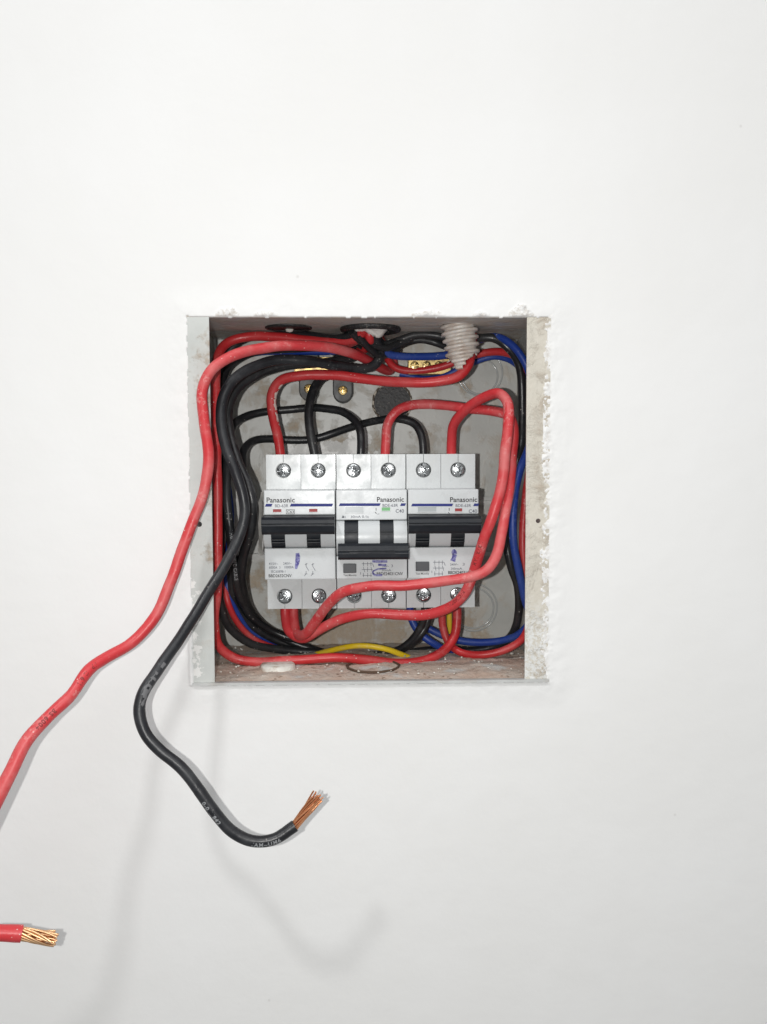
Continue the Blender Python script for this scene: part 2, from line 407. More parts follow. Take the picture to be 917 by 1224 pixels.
# bottom panel and its mud
mb = MB(); mb.box(BX0, BX1, -.0024, BACK-.0002, BZ0, BZ0+T); bo('bottom_panel', mb, steel('bottom_paint', (.55, .56, .55), mudamt=.2))
m_mud = mat('dried_mud', (.30, .20, .15), .85); g = NG(m_mud)
c = g.mix(g.ramp(g.noise(90, 6, .6), .3, .7), (.54, .41, .33), (.58, .51, .44)); c = g.mix(g.ramp(g.noise(330, 5), .58, .72), c, (.24, .16, .11)); c = g.mix(g.ramp(g.noise(60, 4), .52, .64), c, (.56, .55, .52)); g.col(c); g.bump(g.noise(500, 6, .7), .0008, .8)
V = []; Fc = []; nx, ny = 150, 74
for i in range(nx+1):
    for j in range(ny+1):
        x = BX0+T+.0002+(BX1-BX0-2*T-.0004)*i/nx; y = .0004+(BACK-.001)*j/ny
        h = .0004+.0009*max(0, fbm(x, y, 60, 5, 1.3)+.25)+.0004*fbm(x, y, 300, 4, 4.4)
        h = max(.0001, h*min(1, (y+.0005)/.006)); V.append((x, y, BZ0+T+h))
for i in range(nx):
    for j in range(ny): a = i*(ny+1)+j; Fc.append((a, a+ny+1, a+ny+2, a+1))
mb = MB(); mb.add(V, Fc, True); o = bo('mud_crust', mb, m_mud); o['kind'] = 'stuff'
zb = BZ0+T+.0012
rs = random.Random(11); mb = MB()
for k in range(150):
    x = rs.uniform(BX0+.004, BX1-.004); y = rs.uniform(.004, .070); r = rs.uniform(.0002, .0008)*(1.6 if k % 25 == 0 else 1)
    bm = bmesh.new(); bmesh.ops.create_icosphere(bm, subdivisions=1, radius=r)
    for q in bm.verts: q.co *= rs.uniform(.6, 1.3)
    mb.add([(q.co.x+x, q.co.y+y, q.co.z*.7+zb+r*.3) for q in bm.verts], [[q.index for q in f.verts] for f in bm.faces]); bm.free()
bo('plaster_crumbs', mb, m_whitecap)['kind'] = 'stuff'
c = PZ(332, 797.5, zb); mb = MB(); mb.lathe([(0, .0022), (.0078, .002), (.0088, .0012), (.009, -.001)], 36, Matrix.Translation((c.x, c.y, zb))); bo('white_knockout_cap', mb, m_whitecap)
c = PZ(446, 796, zb); mb = MB(); ring(mb, (c.x, c.y, zb), .0130, .0006, 'z', jit=.0006); bo('knockout_rim', mb, mat('rusty_edge', (.09, .055, .035), .8))
# flanges with their screw holes
m_flL = steel('left_flange_paint', (.56, .58, .56), stains=[(L(P(247, 455, 0)), .003), (L(P(246, 480, 0)), .003), (L(P(247, 430, 0)), .002), (L(P(249, 590, 0)), .002), (L(P(246, 400, 0)), .0015), (L(P(250, 660, 0)), .0015)], white=[(L(P(x_, y_, 0)), .0017) for x_, y_ in ((229, 700), (233, 712), (231, 728), (235, 745), (233, 760), (236, 776), (234, 790), (238, 803))], mudamt=.2, rough=.45)
m_flR = mat('right_flange_paint', (.56, .55, .50), .6); g = NG(m_flR)
md = g.ramp(g.noise(95, 7, .7, .4), .45, .68); sx = g.n('ShaderNodeSeparateXYZ'); g.l(g.co, sx.inputs[0])
edge = g.ramp(g.math('ADD', sx.outputs['X'], g.math('MULTIPLY', g.math('SUBTRACT', g.noise(180, 6, .7), .5), .014)), L((FRi, 0, 0)).x+.0015, L((BX1, 0, 0)).x-.002)
c = g.mix(g.noise(240, 5), (.58, .54, .46), (.64, .61, .54))
c = g.mix(g.math('MULTIPLY', g.math('MULTIPLY', md, edge), .75), c, (.42, .34, .26))
zz = g.ramp(sx.outputs['Z'], .045, .022); wn = g.ramp(g.noise(650, 5, .7), .42, .56)
c = g.mix(g.math('MULTIPLY', g.math('MULTIPLY', zz, wn), .85), c, (.74, .75, .74)); g.col(c)
g.bump(g.math('ADD', g.math('MULTIPLY', md, 1.2), g.noise(420, 6, .7)), .0006, .7)
hL, hR = P(238.5, 626.5, 0), P(643, 622.5, 0)
mb = MB(); plate(mb, [rect(BX0, FLi, BZ0+T, BZ1-T), circ(hL.x, hL.z, .0013, 16)], -.0009, .001, .00012); bo('flange', mb, m_flL)['label'] = 'clean grey left flange with a small screw hole'
mb = MB(); plate(mb, [rect(FRi, BX1, BZ0+T, BZ1-T), circ(hR.x, hR.z, .0011, 16)], -.0009, .001, .00012); bo('flange', mb, m_flR)['label'] = 'right flange caked with beige mud and plaster'
# inward returns of the flanges (folded edge) and the mounting rail
mb = MB(); mb.box(BX0+T, FRi-.001, .0725, .0735, -.0585, -.0235); mb.box(-.062, .077, .0685, .0730, -.0560, -.0540); mb.box(-.062, .077, .0685, .0730, -.0275, -.0255); 
bo('mounting_rail', mb, steel('rail_zinc', (.5, .5, .48), rough=.3))

# pipe sealing collar in the top hole: black rubber grommet and pale putty, tape
gr = empty('rubber_grommet', (k2.x, k2.y, zt)); gl = Vector(gr.location); tag(gr, 'black rubber grommet with white putty in the middle hole of the box top', 'grommet')
mb = MB(); ring(mb, (0, 0, -.0006), .0132, .0019, 'z', jit=.0007); mb.obj('rubber_ring', m_dark, gr)
V = []; Fc = []
for i in range(25):
    for j in range(32):
        r = .0128*i/24; a = 2*math.pi*j/32; x, y = r*math.cos(a), r*math.sin(a)
        V.append((x, y, .0015-(.0045+.004*fbm(x, y, 150, 4, 6))*(1-(i/24)**3)))
for i in range(24):
    for j in range(32): Fc.append((i*32+j, i*32+(j+1) % 32, (i+1)*32+(j+1) % 32, (i+1)*32+j))
MB().add(V, Fc, True).obj('white_putty', m_rag, gr)

# ------------------------------------------------------------------ corrugated conduit stub
def conduit():
    A = P(547, 378, 27); B = P(557, 452, 30); ax = (B-A); Ln = ax.length; ax.normalize()
    r0 = .0082; u = ax.cross(Vector((0, 1, 0))).normalized(); v_ = ax.cross(u).normalized()
    if v_.y > 0: v_ = -v_      # v_ towards the camera
    n, m = 56, 150
    bm = bmesh.new(); grid = {}
    for j in range(m+1):
        t = j/m*Ln
        for i in range(n):
            a = 2*math.pi*i/n
            ph = (t+.0007*math.sin(a))/.0035*2*math.pi
            r = r0+.00085*(math.tanh(2.2*math.sin(ph)))-.0002*t/Ln
            r *= 1+.03*math.sin(2*a+t*200)
            grid[i, j] = bm.verts.new(A+ax*t+(u*math.cos(a)+v_*math.sin(a))*r)
    # torn lower end: cut limit depends on the angle; a tongue hangs at the left front
    side = 1 if u.x > 0 else -1
    for j in range(m):
        t = (j+.5)/m*Ln
        for i in range(n):
            a = 2*math.pi*(i+.5)/n
            cx_ = math.cos(a)*side; cy_ = math.sin(a)
            lim = .0200+.0006*math.sin(5*a)+.0004*math.sin(11*a)
            if cy_ > -.2:
                if cx_ < .30: lim = .0212+.0006*math.sin(9*a)
                if -.75 < cx_ < .02: lim = .0240+.0006*math.sin(14*a)
                if -.60 < cx_ < -.20: lim = .0268+.0008*math.sin(30*a)
                if cx_ > .30: lim = .0198+.0006*math.sin(7*a)
            if t < lim: bm.faces.new([grid[i, j], grid[(i+1) % n, j], grid[(i+1) % n, j+1], grid[i, j+1]])
    for q in [q for q in bm.verts if not q.link_faces]: bm.verts.remove(q)
    for q in bm.faces: q.smooth = True
    bmesh.ops.recalc_face_normals(bm, faces=bm.faces[:]); me = bpy.data.meshes.new('conduit'); bm.to_mesh(me); bm.free()
    o = link('corrugated_conduit', me, None, m_cond); tag(o, 'torn off white corrugated conduit stub poking through the box top', 'conduit')
    s = o.modifiers.new('s', 'SOLIDIFY'); s.thickness = .0005; s.offset = -1
conduit()

# ------------------------------------------------------------------ earth terminal bars
def cross_head(r, slot=False, seed=0):
    """pan head screw with a cross recess, facing -Y at the origin"""
    mb = MB(); N = 52; V = []; idx = {}
    sm = lambda x, w: max(0.0, min(1.0, .5-x/w))
    for i in range(N+1):
        for j in range(N+1):
            x, z = (2*i/N-1), (2*j/N-1); q = math.hypot(x, z)
            if q > 1.03: continue
            if q > 1: x, z, q = x/q, z/q, 1
            h = .13*(1-q*q)-.16*sm(.97-q, .05)
            cross = max(sm(abs(x)-.13, .08)*sm(abs(z)-.60, .1), sm(abs(z)-.13, .08)*sm(abs(x)-.60, .1), sm(abs(x)+abs(z)-.30, .1), sm(abs(z)-.075, .06))
            h -= .52*cross
            idx[i, j] = len(V); V.append((x*r, -h*r, z*r))
    f = []
    for i in range(N):
        for j in range(N):
            k = [(i, j), (i+1, j), (i+1, j+1), (i, j+1)]
            if all(q in idx for q in k): f.append([idx[q] for q in k])
    mb.add(V, f, True)
    mb.lathe([(r*.96, .0), (r*.98, r*.3), (r*.98, r*.6)], 28, Matrix.Rotation(R(-90), 4, 'X'))
    return mb.mesh('screw')
screw_me = cross_head(.0036)
def rot_y(o, a): o.rotation_euler = (0, R(a), 0)
def bar(x0, y0, x1, y1, mm, feet, label):
    a, b = P(x0, y0, mm), P(x1, y1, mm); rt_ = empty('earth_terminal_bar', ((a.x+b.x)/2, .080, (a.z+b.z)/2)); o = Vector(rt_.location)
    tag(rt_, label, 'terminal bar', 'brass bars on the back of the box')
    zc = 0; h = .0042
    MB().box(a.x-o.x, b.x-o.x, -.019, -.012, zc-h, zc+h, c=.0004).obj('brass_bar', m_brass, rt_)
    k = int((b.x-a.x)/.0065)
    for i in range(k):
        s = link('clamp_screw', small_screw, rt_, m_brass, (a.x-o.x+.0035+i*.0065, -.0195, zc+.0005)); rot_y(s, 30*i)
    for fx, fy in feet:
        c = P(fx, fy, 74)
        mb = MB(); hw = .0054
        lp = [(c.x-o.x-hw, .010+zc)]+[(c.x-o.x+hw*math.cos(t), c.z-o.z-.0+hw*math.sin(t)) for t in [R(180+180*i/14) for i in range(15)]]+[(c.x-o.x+hw, .010+zc)]
        plate(mb, [lp], -.0120, .012, .0007); ft = mb.obj('foot', m_test_foot, rt_)
        s = link('screw', foot_screw, ft, m_brass, (c.x-o.x, -.0135, c.z-o.z+.001)); rot_y(s, random.uniform(0, 60))
m_test_foot = plast('foot_plastic', (.07, .072, .072), .45, .25)
small_screw = cross_head(.0023); foot_screw = cross_head(.0026)
bar(352, 437, 404, 437, 66, [(370, 468), (410, 470)], 'brass earth bar on two black feet behind the red wire, left')
bar(487, 440, 538, 439, 68, [], 'muddy brass bar half hidden behind thin blue and red wires')

# ------------------------------------------------------------------ breakers
NX0, PITCHX, WB = -.0452, .03517, .0347
YT, YN = .0287, .0155
ZT, ZNT, ZNB, ZB = .0003, -.0170, -.0609, -.0776
YD = YN-.0004      # printed layer height
_cache = {}
def cached(key, fn):
    if key not in _cache: _cache[key] = fn()
    return _cache[key]
def bx(i, px, py, y=YN):    # pixel on the nose plane -> local coords of breaker i
    p = P(px, py, y*1000); return p.x-(NX0+i*PITCHX), p.z
DR0, DR1 = -.0440, -.0275       # toggle drum zone
def breaker(i, on, lab):
    r = empty('circuit_breaker', (NX0+i*PITCHX, 0, 0))
    tag(r, lab, 'circuit breaker', 'two pole circuit breakers side by side')
    def case():
        mb = MB()
        mb.box(0, WB, YT+.003, .0715, ZB, ZT); return mb.mesh('case')
    link('case', cached('case', case), r, m_case)
    def tcell(top):
        mb = MB(); w = WB/2-.0001
        z0, z1 = (ZNT, ZT) if top else (ZB, ZNB)
        cz = (-.0077 if top else -.0712); cx = w/2; rr = .0039
        g_ = .00012
        # outline with a narrow slit running from the bore to the outer edge
        ze = z1 if top else z0; sg = 1 if top else -1
        a = math.asin(g_/rr)
        arc = [(cx+rr*math.sin(t), cz+sg*rr*math.cos(t)) for t in [a+(2*math.pi-2*a)*k/40 for k in range(41)]]
        if top: lp = [(0, z1), (0, z0), (w, z0), (w, z1), (cx+g_, z1)]+arc+[(cx-g_, z1)]
        else: lp = [(w, z0), (w, z1), (0, z1), (0, z0), (cx-g_, z0)]+arc[::-1]+[(cx+g_, z0)]
        if not top:
            lp = [(0, z0), (0, z1), (w, z1), (w, z0), (cx+g_, z0)]+arc+[(cx-g_, z0)]
        plate(mb, [lp], YT, .003, 0)
        return mb.mesh('terminal_cover')
    for top in (True, False):
        for k in (0, 1):
            me = cached(('tc', top), lambda: tcell(top))
            link('terminal_cover', me, r, m_case, (k*(WB/2+.0001), (.0 if k == 0 else -.00015), 0))
            s = link('terminal_screw', screw_me, r, m_zinc, (k*(WB/2)+WB/4, YT+.0009, -.0077 if top else -.0712))
            s.rotation_euler = (R(random.uniform(-8, 8)), R(random.uniform(0, 90)), R(random.uniform(-8, 8)))
    # nose: upper and lower face plates and side cheeks
    dU = DR1 if on else -.0293+.0006
    def face(z0, z1, name):
        c = .0005
        mb = MB(); mb.box(0, WB, YN, YT-.0002, z0, z1, c=c)
        return mb.obj(name, m_face, r)
    du, dl = (-.0291, -.0455) if on else (-.0318, -.0495)
    face(du, ZNT, 'upper_face'); face(ZNB, dl, 'lower_face')
    # drum housing (pale, bulging) with two black lever drums let into it
    H = du-dl; zc = (du+dl)/2
    def prof(bulge, inset=0.0):
        p = [(YT-.001, du-.0001-inset)]
        for k in range(13):
            t = k/12; p.append((YN+.0012-bulge*math.sin(math.pi*t)**.7, du-.0001-inset-(H-.0002-2*inset)*t))
        p.append((YT-.001, dl+.0001+inset)); return p
    lw = .0066
    xs = [WB*.0+.0037, WB/2+.0036] if on else [.0041, WB/2+.0040]
    edges = [0.0]+[q for x in xs for q in (x-.0001, x+lw+.0001)]+[WB]
    mb = MB()
    for a, b in ((0, 1), (2, 3), (4, 5)): mb.prism(prof(.0048), edges[a]+(.0001 if a == 0 else 0), edges[b]-(.0001 if b == 5 else 0), True)
    mb.obj('drum_housing', m_face, r)
    for x in xs:
        mb = MB(); mb.prism(prof(.0038, .0002), x, x+lw, True)
        zz = zc+(-.0038 if on else .0036)
        for q in (0, .0013): mb.box(x+.0001, x+lw-.0001, YN-.0030, YN+.002, zz-q-.0002, zz-q+.0002)
        mb.obj('toggle_lever', m_tog, r)
    # the handle bar tying both poles
    zt_, zb_ = (-.0292, -.0380) if on else (-.0424, -.0505)
    y0 = YN-.0118; y1 = YN-.0028
    hh = zt_-zb_
    if on:
        pr = [(y1+.004, zt_), (y0+.0020, zt_-.0004), (y0+.0004, zt_-.0016), (y0, zt_-hh*.40), (y0+.0007, zt_-hh*.43), (y0+.0004, zt_-hh*.50), (y0+.0016, zb_+.0013), (y0+.0030, zb_), (y1+.004, zb_+.001)]
    else:
        pr = [(y1+.004, zt_-.001), (y0+.0030, zt_), (y0+.0016, zt_-.0012), (y0+.0006, zt_-hh*.42), (y0+.0011, zt_-hh*.47), (y0, zt_-hh*.55), (y0+.0004, zb_+.0014), (y0+.0018, zb_+.0003), (y1+.004, zb_)]
    mb = MB(); mb.prism(pr, -.0002 if on else .0010, WB-.0002 if on else WB+.0002)
    o = mb.obj('toggle_bar', m_tog, r)
    bv = o.modifiers.new('b', 'BEVEL'); bv.width = .0004; bv.segments = 2; bv.limit_method = 'ANGLE'; bv.angle_limit = R(25)
    mb = MB(); mb.box(.0065, WB-.0065, y0-.0003, y0+.001, zt_-hh*(.48 if on else .52), zt_-hh*(.42 if on else .46)); mb.obj('grip_ridge', m_tog, r)
    return r

def prt(i, r, items):
    """items: (kind, args) in photo pixels laid on the nose plane"""
    ink = {}
    def get(m): return ink.setdefault(m.name, (MB(), m))[0]
    for it in items:
        k = it[0]
        if k == 't':      # text string x0 x1 baseline height mat bold
            _, s, x0, x1, yb, hpx, m, bold = it
            a = bx(i, x0, yb); b = bx(i, x1, yb)
            text(get(m), s, a[0], a[1], YN-.00006, hpx*.000409/.70, bold, b[0]-a[0])
        elif k == 'p':    # polygon
            _, pts, m = it
            q = [bx(i, *p) for p in pts]; n = len(q)
            if m is m_blue_ink:
                MB().add([(a, YN-.00005, b) for a, b in q], [tuple(range(n))]).obj('blue_stripe', m, r); continue
            get(m).add([(a, YN-.00005, b) for a, b in q], [tuple(range(n))])
    for nme, (mb, m) in ink.items():
        mb.obj('printed_lettering', m, r)['kind'] = 'stuff'
def bar_px(x0, x1, y0, y1, slant=1.5): return [(x0+slant, y0), (x1+slant*.6, y0), (x1-slant*.4, y1), (x0, y1)]
def frame_px(x0, x1, y0, y1, t=.7):
    return [('p', [(x0, y0), (x1, y0), (x1, y0+t), (x0, y0+t)], m_ink), ('p', [(x0, y1-t), (x1, y1-t), (x1, y1), (x0, y1)], m_ink),
            ('p', [(x0, y0+t), (x0+t, y0+t), (x0+t, y1-t), (x0, y1-t)], m_ink), ('p', [(x1-t, y0+t), (x1, y0+t), (x1, y1-t), (x1-t, y1-t)], m_ink)]
def ln(x0, y0, x1, y1, m=None, t=.32):
    d = math.hypot(x1-x0, y1-y0); nx_, ny_ = -(y1-y0)/d*t, (x1-x0)/d*t
    return ('p', [(x0+nx_, y0+ny_), (x1+nx_, y1+ny_), (x1-nx_, y1-ny_), (x0-nx_, y0-ny_)], m or m_grey_ink)
def window(i, r, name, x0, x1, y0, y1, m):
    a = bx(i, x0, y0); b = bx(i, x1, y1)
    mb = MB(); mb.box(a[0], b[0], YN-.00015, YN+.0006, b[1], a[1]); o = mb.obj(name, m, r)
    mb = MB(); t = .00022
    for q in ((a[0]-t, a[0], b[1]-t, a[1]+t), (b[0], b[0]+t, b[1]-t, a[1]+t), (a[0], b[0], a[1], a[1]+t), (a[0], b[0], b[1]-t, b[1])):
        mb.box(q[0], q[1], YN-.0003, YN+.0006, q[2], q[3])
    mb.obj('window_bezel', m_face, o)
def diagram(x, y, s=1.0):
    o = []
    for dx in (0, 8):
        o += [ln(x+dx, y, x+dx, y+4*s), ln(x+dx, y+4*s, x+dx+3, y+9*s), ln(x+dx, y+9.5*s, x+dx, y+13*s), ln(x+dx-1.6, y+13*s, x+dx+1.6, y+13*s), ln(x+dx, y+13*s, x+dx-2.2, y+15.5*s), ln(x+dx-1.6, y+2.2*s, x+dx+1.6, y+.6*s)]
    return o
def diagram2(x, y):
    o = [ln(x, y+2, x+13, y+2), ln(x, y+9, x+13, y+9), ln(x+1, y+16, x+12, y+16)]
    for dx in (2, 7, 11): o += [ln(x+dx, y, x+dx, y+5), ln(x+dx, y+6, x+dx+(1.5 if dx != 7 else 0), y+12), ln(x+dx, y+13, x+dx, y+18)]
    o += [ln(x-1.5, y+12, x-1.5, y+15), ln(x+13, y+2, x+14.5, y+6)]
    return o
def pen(i, r, strokes):
    mb = MB()
    for st in strokes:
        for (x0, y0, w0), (x1, y1, w1) in zip(st, st[1:]):
            d = math.hypot(x1-x0, y1-y0) or 1; nx_, ny_ = -(y1-y0)/d, (x1-x0)/d
            q = [bx(i, x0+nx_*w0, y0+ny_*w0), bx(i, x1+nx_*w1, y1+ny_*w1), bx(i, x1-nx_*w1, y1-ny_*w1), bx(i, x0-nx_*w0, y0-ny_*w0)]
            mb.add([(a, YN-.00009, b) for a, b in q], [(0, 1, 2, 3)])
    mb.obj('pen_mark', m_pen, r)

b1 = breaker(0, True, 'left circuit breaker marked C63, toggle up, red windows on both poles')
prt(0, b1, [('t', 'Panasonic', 318.3, 352, 600.6, 6.0, m_ink, .00006), ('t', 'BD-63R', 328.5, 344.5, 606.3, 3.6, m_grey_ink, .00002),
    ('p', bar_px(316.6, 325, 602.2, 605.6), m_blue_ink), ('p', bar_px(346.5, 397.5, 602.0, 605.4), m_blue_ink),
    ('t', 'C63', 343.2, 351.2, 613.2, 3.0, m_ink, .00002),
    ('t', '415V~', 321.5, 332.5, 675.3, 3.0, m_grey_ink, .00002), ('t', '240V~', 338.5, 348.5, 675.0, 3.0, m_grey_ink, .00002),
    ('t', '6000A', 321.5, 331.5, 679.8, 3.0, m_grey_ink, .00002), ('t', '3', 333.6, 335, 679.6, 2.8, m_grey_ink, .0), ('t', '10000A', 339.5, 350.5, 679.4, 3.0, m_grey_ink, .00002),
    ('t', 'IEC60898-1', 324, 341, 684.6, 3.0, m_grey_ink, .00002), ('t', 'BBD2632CNV', 321, 348.5, 690.0, 3.6, m_ink, .00004)]
    + frame_px(342, 352.4, 609, 614.4, .55) + diagram(366, 673))
window(0, b1, 'red_window', 326.4, 336.4, 608.6, 612.0, m_redw); window(0, b1, 'red_window', 369.6, 379.6, 608.2, 611.8, m_redw)
pen(0, b1, [[(355.6, 661, 2.2), (356.2, 666, 2.8), (355.6, 672, 2.6), (354.6, 676, 2.0), (353.8, 680, 1.4)]])
b2 = breaker(1, False, 'middle circuit breaker marked C40, toggle down, green window')
common = lambda dx, dy, pan: [('t', 'Panasonic', 450.2+dx, 482.6+dx, 598.8+dy, 5.8, pan, .00006), ('t', 'BDE-63R', 457+dx, 475.6+dx, 604.8+dy, 3.4, m_grey_ink, .00003),
    ('p', bar_px(478.2+dx, 484.6+dx, 600.6+dy, 603.8+dy), m_blue_ink), ('t', 'C40', 472.8+dx, 482.8+dx, 611.8+dy, 4.2, m_grey_ink, .00004),
    ln(449.6+dx, 606+dy, 449.6+dx, 609.4+dy, m_ink, .4), ln(448.6+dx, 611+dy, 450+dx, 613+dy, m_ink, .4), ('t', 'on', 451+dx, 453.4+dx, 614+dy, 1.8, m_grey_ink, 0)]
prt(1, b2, common(0, 1, m_ink)+[('p', bar_px(405, 454.4, 601.6, 604.8), m_blue_ink), ('t', '\u0394t', 408.5, 413.5, 619.0, 2.8, m_grey_ink, .00002), ('t', '30mA 0.1s', 419, 440.5, 619.0, 2.8, m_grey_ink, .00002),
    ('t', 'Test Monthly', 410.6, 426.4, 688.6, 2.2, m_ink, .00001), ('t', 'BBDE24031CNV', 450, 481.5, 687.6, 3.6, m_ink, .00004), ('t', '240V~', 457, 465, 678, 2.6, m_grey_ink, .00002), ('t', '3', 467, 469.4, 678, 3.2, m_grey_ink, .0), ('t', '30mA', 456, 467.5, 682.8, 2.6, m_grey_ink, .00002)]+diagram2(432.5, 671.8))
window(1, b2, 'grey_window', 413, 434.5, 606.2, 612.6, m_clear); window(1, b2, 'green_window', 456.4, 466.4, 606.4, 610.4, m_grnw)
pen(1, b2, [[(445, 670.8, 1.5), (452, 671.2, 1.6), (463, 671.0, 1.4)], [(452, 675, 1.3), (462, 675.6, 1.4)], [(462, 679.5, .8), (452, 680, .9), (446, 682.6, .9), (445.6, 685.5, 1.1), (449, 687.6, 1.3), (457, 687.4, 1.3)]])
b3 = breaker(2, True, 'right circuit breaker marked C40, toggle up, one red window')
prt(2, b3, common(87.4, 1.2, m_ink)+[('p', bar_px(491.5, 541, 602.0, 605.2), m_blue_ink),
    ('t', 'Test Monthly', 497, 513, 686.8, 2.2, m_ink, .00001), ('t', 'BBDE24031CNV', 535.5, 568, 686.0, 3.6, m_ink, .00004), ('t', '240V~', 538, 548, 676, 2.6, m_grey_ink, .00002), ('t', '3', 552.4, 555, 676, 3.2, m_grey_ink, .0), ('t', '30mA', 538.6, 552.5, 681, 2.6, m_grey_ink, .00002)]+diagram2(517.8, 670))
window(2, b3, 'grey_window', 499.6, 521.5, 606.0, 611.6, m_clear); window(2, b3, 'red_window', 543.8, 552.4, 607.6, 611.2, m_redw)
pen(2, b3, [[(542.4, 656.6, 1.4), (542.8, 659.5, 3.2), (543.6, 662.5, 3.0), (542.6, 667, 2.4), (541.2, 670.8, 3.2)]])
for i, r, q in ((1, b2, (410.4, 426, 673.6, 684.6)), (2, b3, (497, 513, 671.2, 682.2))):
    a = bx(i, q[0], q[2]); b = bx(i, q[1], q[3]); MB().box(a[0], b[0], YN-.0009, YN+.001, b[1], a[1], c=.0003).obj('test_button', m_test, r)
# broken pale side clip at the left of the first breaker
mb = MB()
pts = [(312.5, 588), (311.5, 594), (309.5, 600), (310.5, 612), (309, 625), (310, 640), (309.5, 650), (308.5, 658), (311, 664)]
prev = None
for k, (a, b) in enumerate(pts):
    p = P(a, b, 22); p2 = P(a+4+random.uniform(-1, 2), b, 27)
    x, z = p.x-NX0, p.z; x2 = p2.x-NX0
    cur = [(x, .0205+.0006*math.sin(k*2), z), (x2, .026, z), (x2, .027, z), (x, .0215, z)]
    if prev: mb.add(prev+cur, [(0, 1, 5, 4), (1, 2, 6, 5), (2, 3, 7, 6), (3, 0, 4, 7)])
    prev = cur
mb.obj('broken_side_clip', mat('torn_white_plastic', (.68, .66, .62), .25), b1)

# ------------------------------------------------------------------ cables
def spline(pts, n=10):
    p = [Vector(q) for q in pts]; p = [2*p[0]-p[1]]+p+[2*p[-1]-p[-2]]; out = []
    for i in range(1, len(p)-2):
        # centripetal Catmull-Rom
        t0 = 0; t1 = t0+(p[i]-p[i-1]).length**.5; t2 = t1+(p[i+1]-p[i]).length**.5; t3 = t2+(p[i+2]-p[i+1]).length**.5
        for k in range(n):
            t = t1+(t2-t1)*k/n
            a1 = p[i-1]*((t1-t)/(t1-t0))+p[i]*((t-t0)/(t1-t0)); a2 = p[i]*((t2-t)/(t2-t1))+p[i+1]*((t-t1)/(t2-t1)); a3 = p[i+1]*((t3-t)/(t3-t2))+p[i+2]*((t-t2)/(t3-t2))
            b1_ = a1*((t2-t)/(t2-t0))+a2*((t-t0)/(t2-t0)); b2_ = a2*((t3-t)/(t3-t1))+a3*((t-t1)/(t3-t1))
            out.append(b1_*((t2-t)/(t2-t1))+b2_*((t-t1)/(t2-t1)))
    out.append(p[-2])
    for _ in range(4):   # soften
        out = [out[0]]+[(out[i-1]+2*out[i]+out[i+1])/4 for i in range(1, len(out)-1)]+[out[-1]]
    return out
def tube(mb, path, r, n=18, caps=True, wob=0.0, taper=None):
    V = []; Fc = []; N = len(path)
    tg = [(path[min(i+1, N-1)]-path[max(i-1, 0)]).normalized() for i in range(N)]
    nn = tg[0].cross(Vector((0, 1, 0.01))).normalized()
    for i in range(N):
        if i: q = tg[i-1].rotation_difference(tg[i]); nn = (q @ nn); nn = (nn-tg[i]*nn.dot(tg[i])).normalized()
        bb = tg[i].cross(nn)
        for k in range(n):
            a = 2*math.pi*k/n; rr = r*(taper(i/(N-1)) if taper else 1)
            if wob: rr *= 1+wob*fbm(path[i].x+path[i].y, path[i].z, 90, 3, 2)
            V.append(path[i]+(nn*math.cos(a)+bb*math.sin(a))*rr)
    for i in range(N-1):
        for k in range(n): Fc.append((i*n+k, i*n+(k+1) % n, (i+1)*n+(k+1) % n, (i+1)*n+k))
    mb.add(V, Fc, True)
    if caps: mb.add(V, [tuple(range(n-1, -1, -1)), tuple(range((N-1)*n, N*n))])
    return mb
def text_on(mb, path, r, s, start, size, a0=0.0, flip=False):
    """lettering wrapped on the cable; start = distance along path (m), a0 = angle off the camera side"""
    acc = [0.0]
    for a, b in zip(path, path[1:]): acc.append(acc[-1]+(b-a).length)
    v, f = text2d(s, size, size*.03, 'LEFT', 1.15); out = []
    mid = max(p[1] for p in v)/2
    tot = acc[-1]
    for u, h in v:
        d = start+u if not flip else start-u
        d = min(max(d, 0), tot-1e-5); i = max(0, np.searchsorted(acc, d)-1); i = min(i, len(path)-2)
        t = (d-acc[i])/(acc[i+1]-acc[i]); c_ = path[i].lerp(path[i+1], t)
        j0, j1 = max(i-1, 0), min(i+2, len(path)-1)
        tg = (path[j1]-path[j0]).normalized(); vw = (CAMP-c_); vw = (vw-tg*vw.dot(tg)).normalized()
        if flip: tg = -tg
        upv = -tg.cross(vw) if True else 0
        upv = vw.cross(tg)
        ang = a0+(h-mid)/r
        out.append(c_+(vw*math.cos(ang)+upv*math.sin(ang))*(r*1.012+.00003))
    mb.add(out, f)
def kink(path):
    return [p+Vector((fbm(p.z, p.y, 45, 2, 1.7), .4*fbm(p.x, p.z, 45, 2, 8.1), fbm(p.x, p.y, 45, 2, 4.9)))*.0005 for p in path]
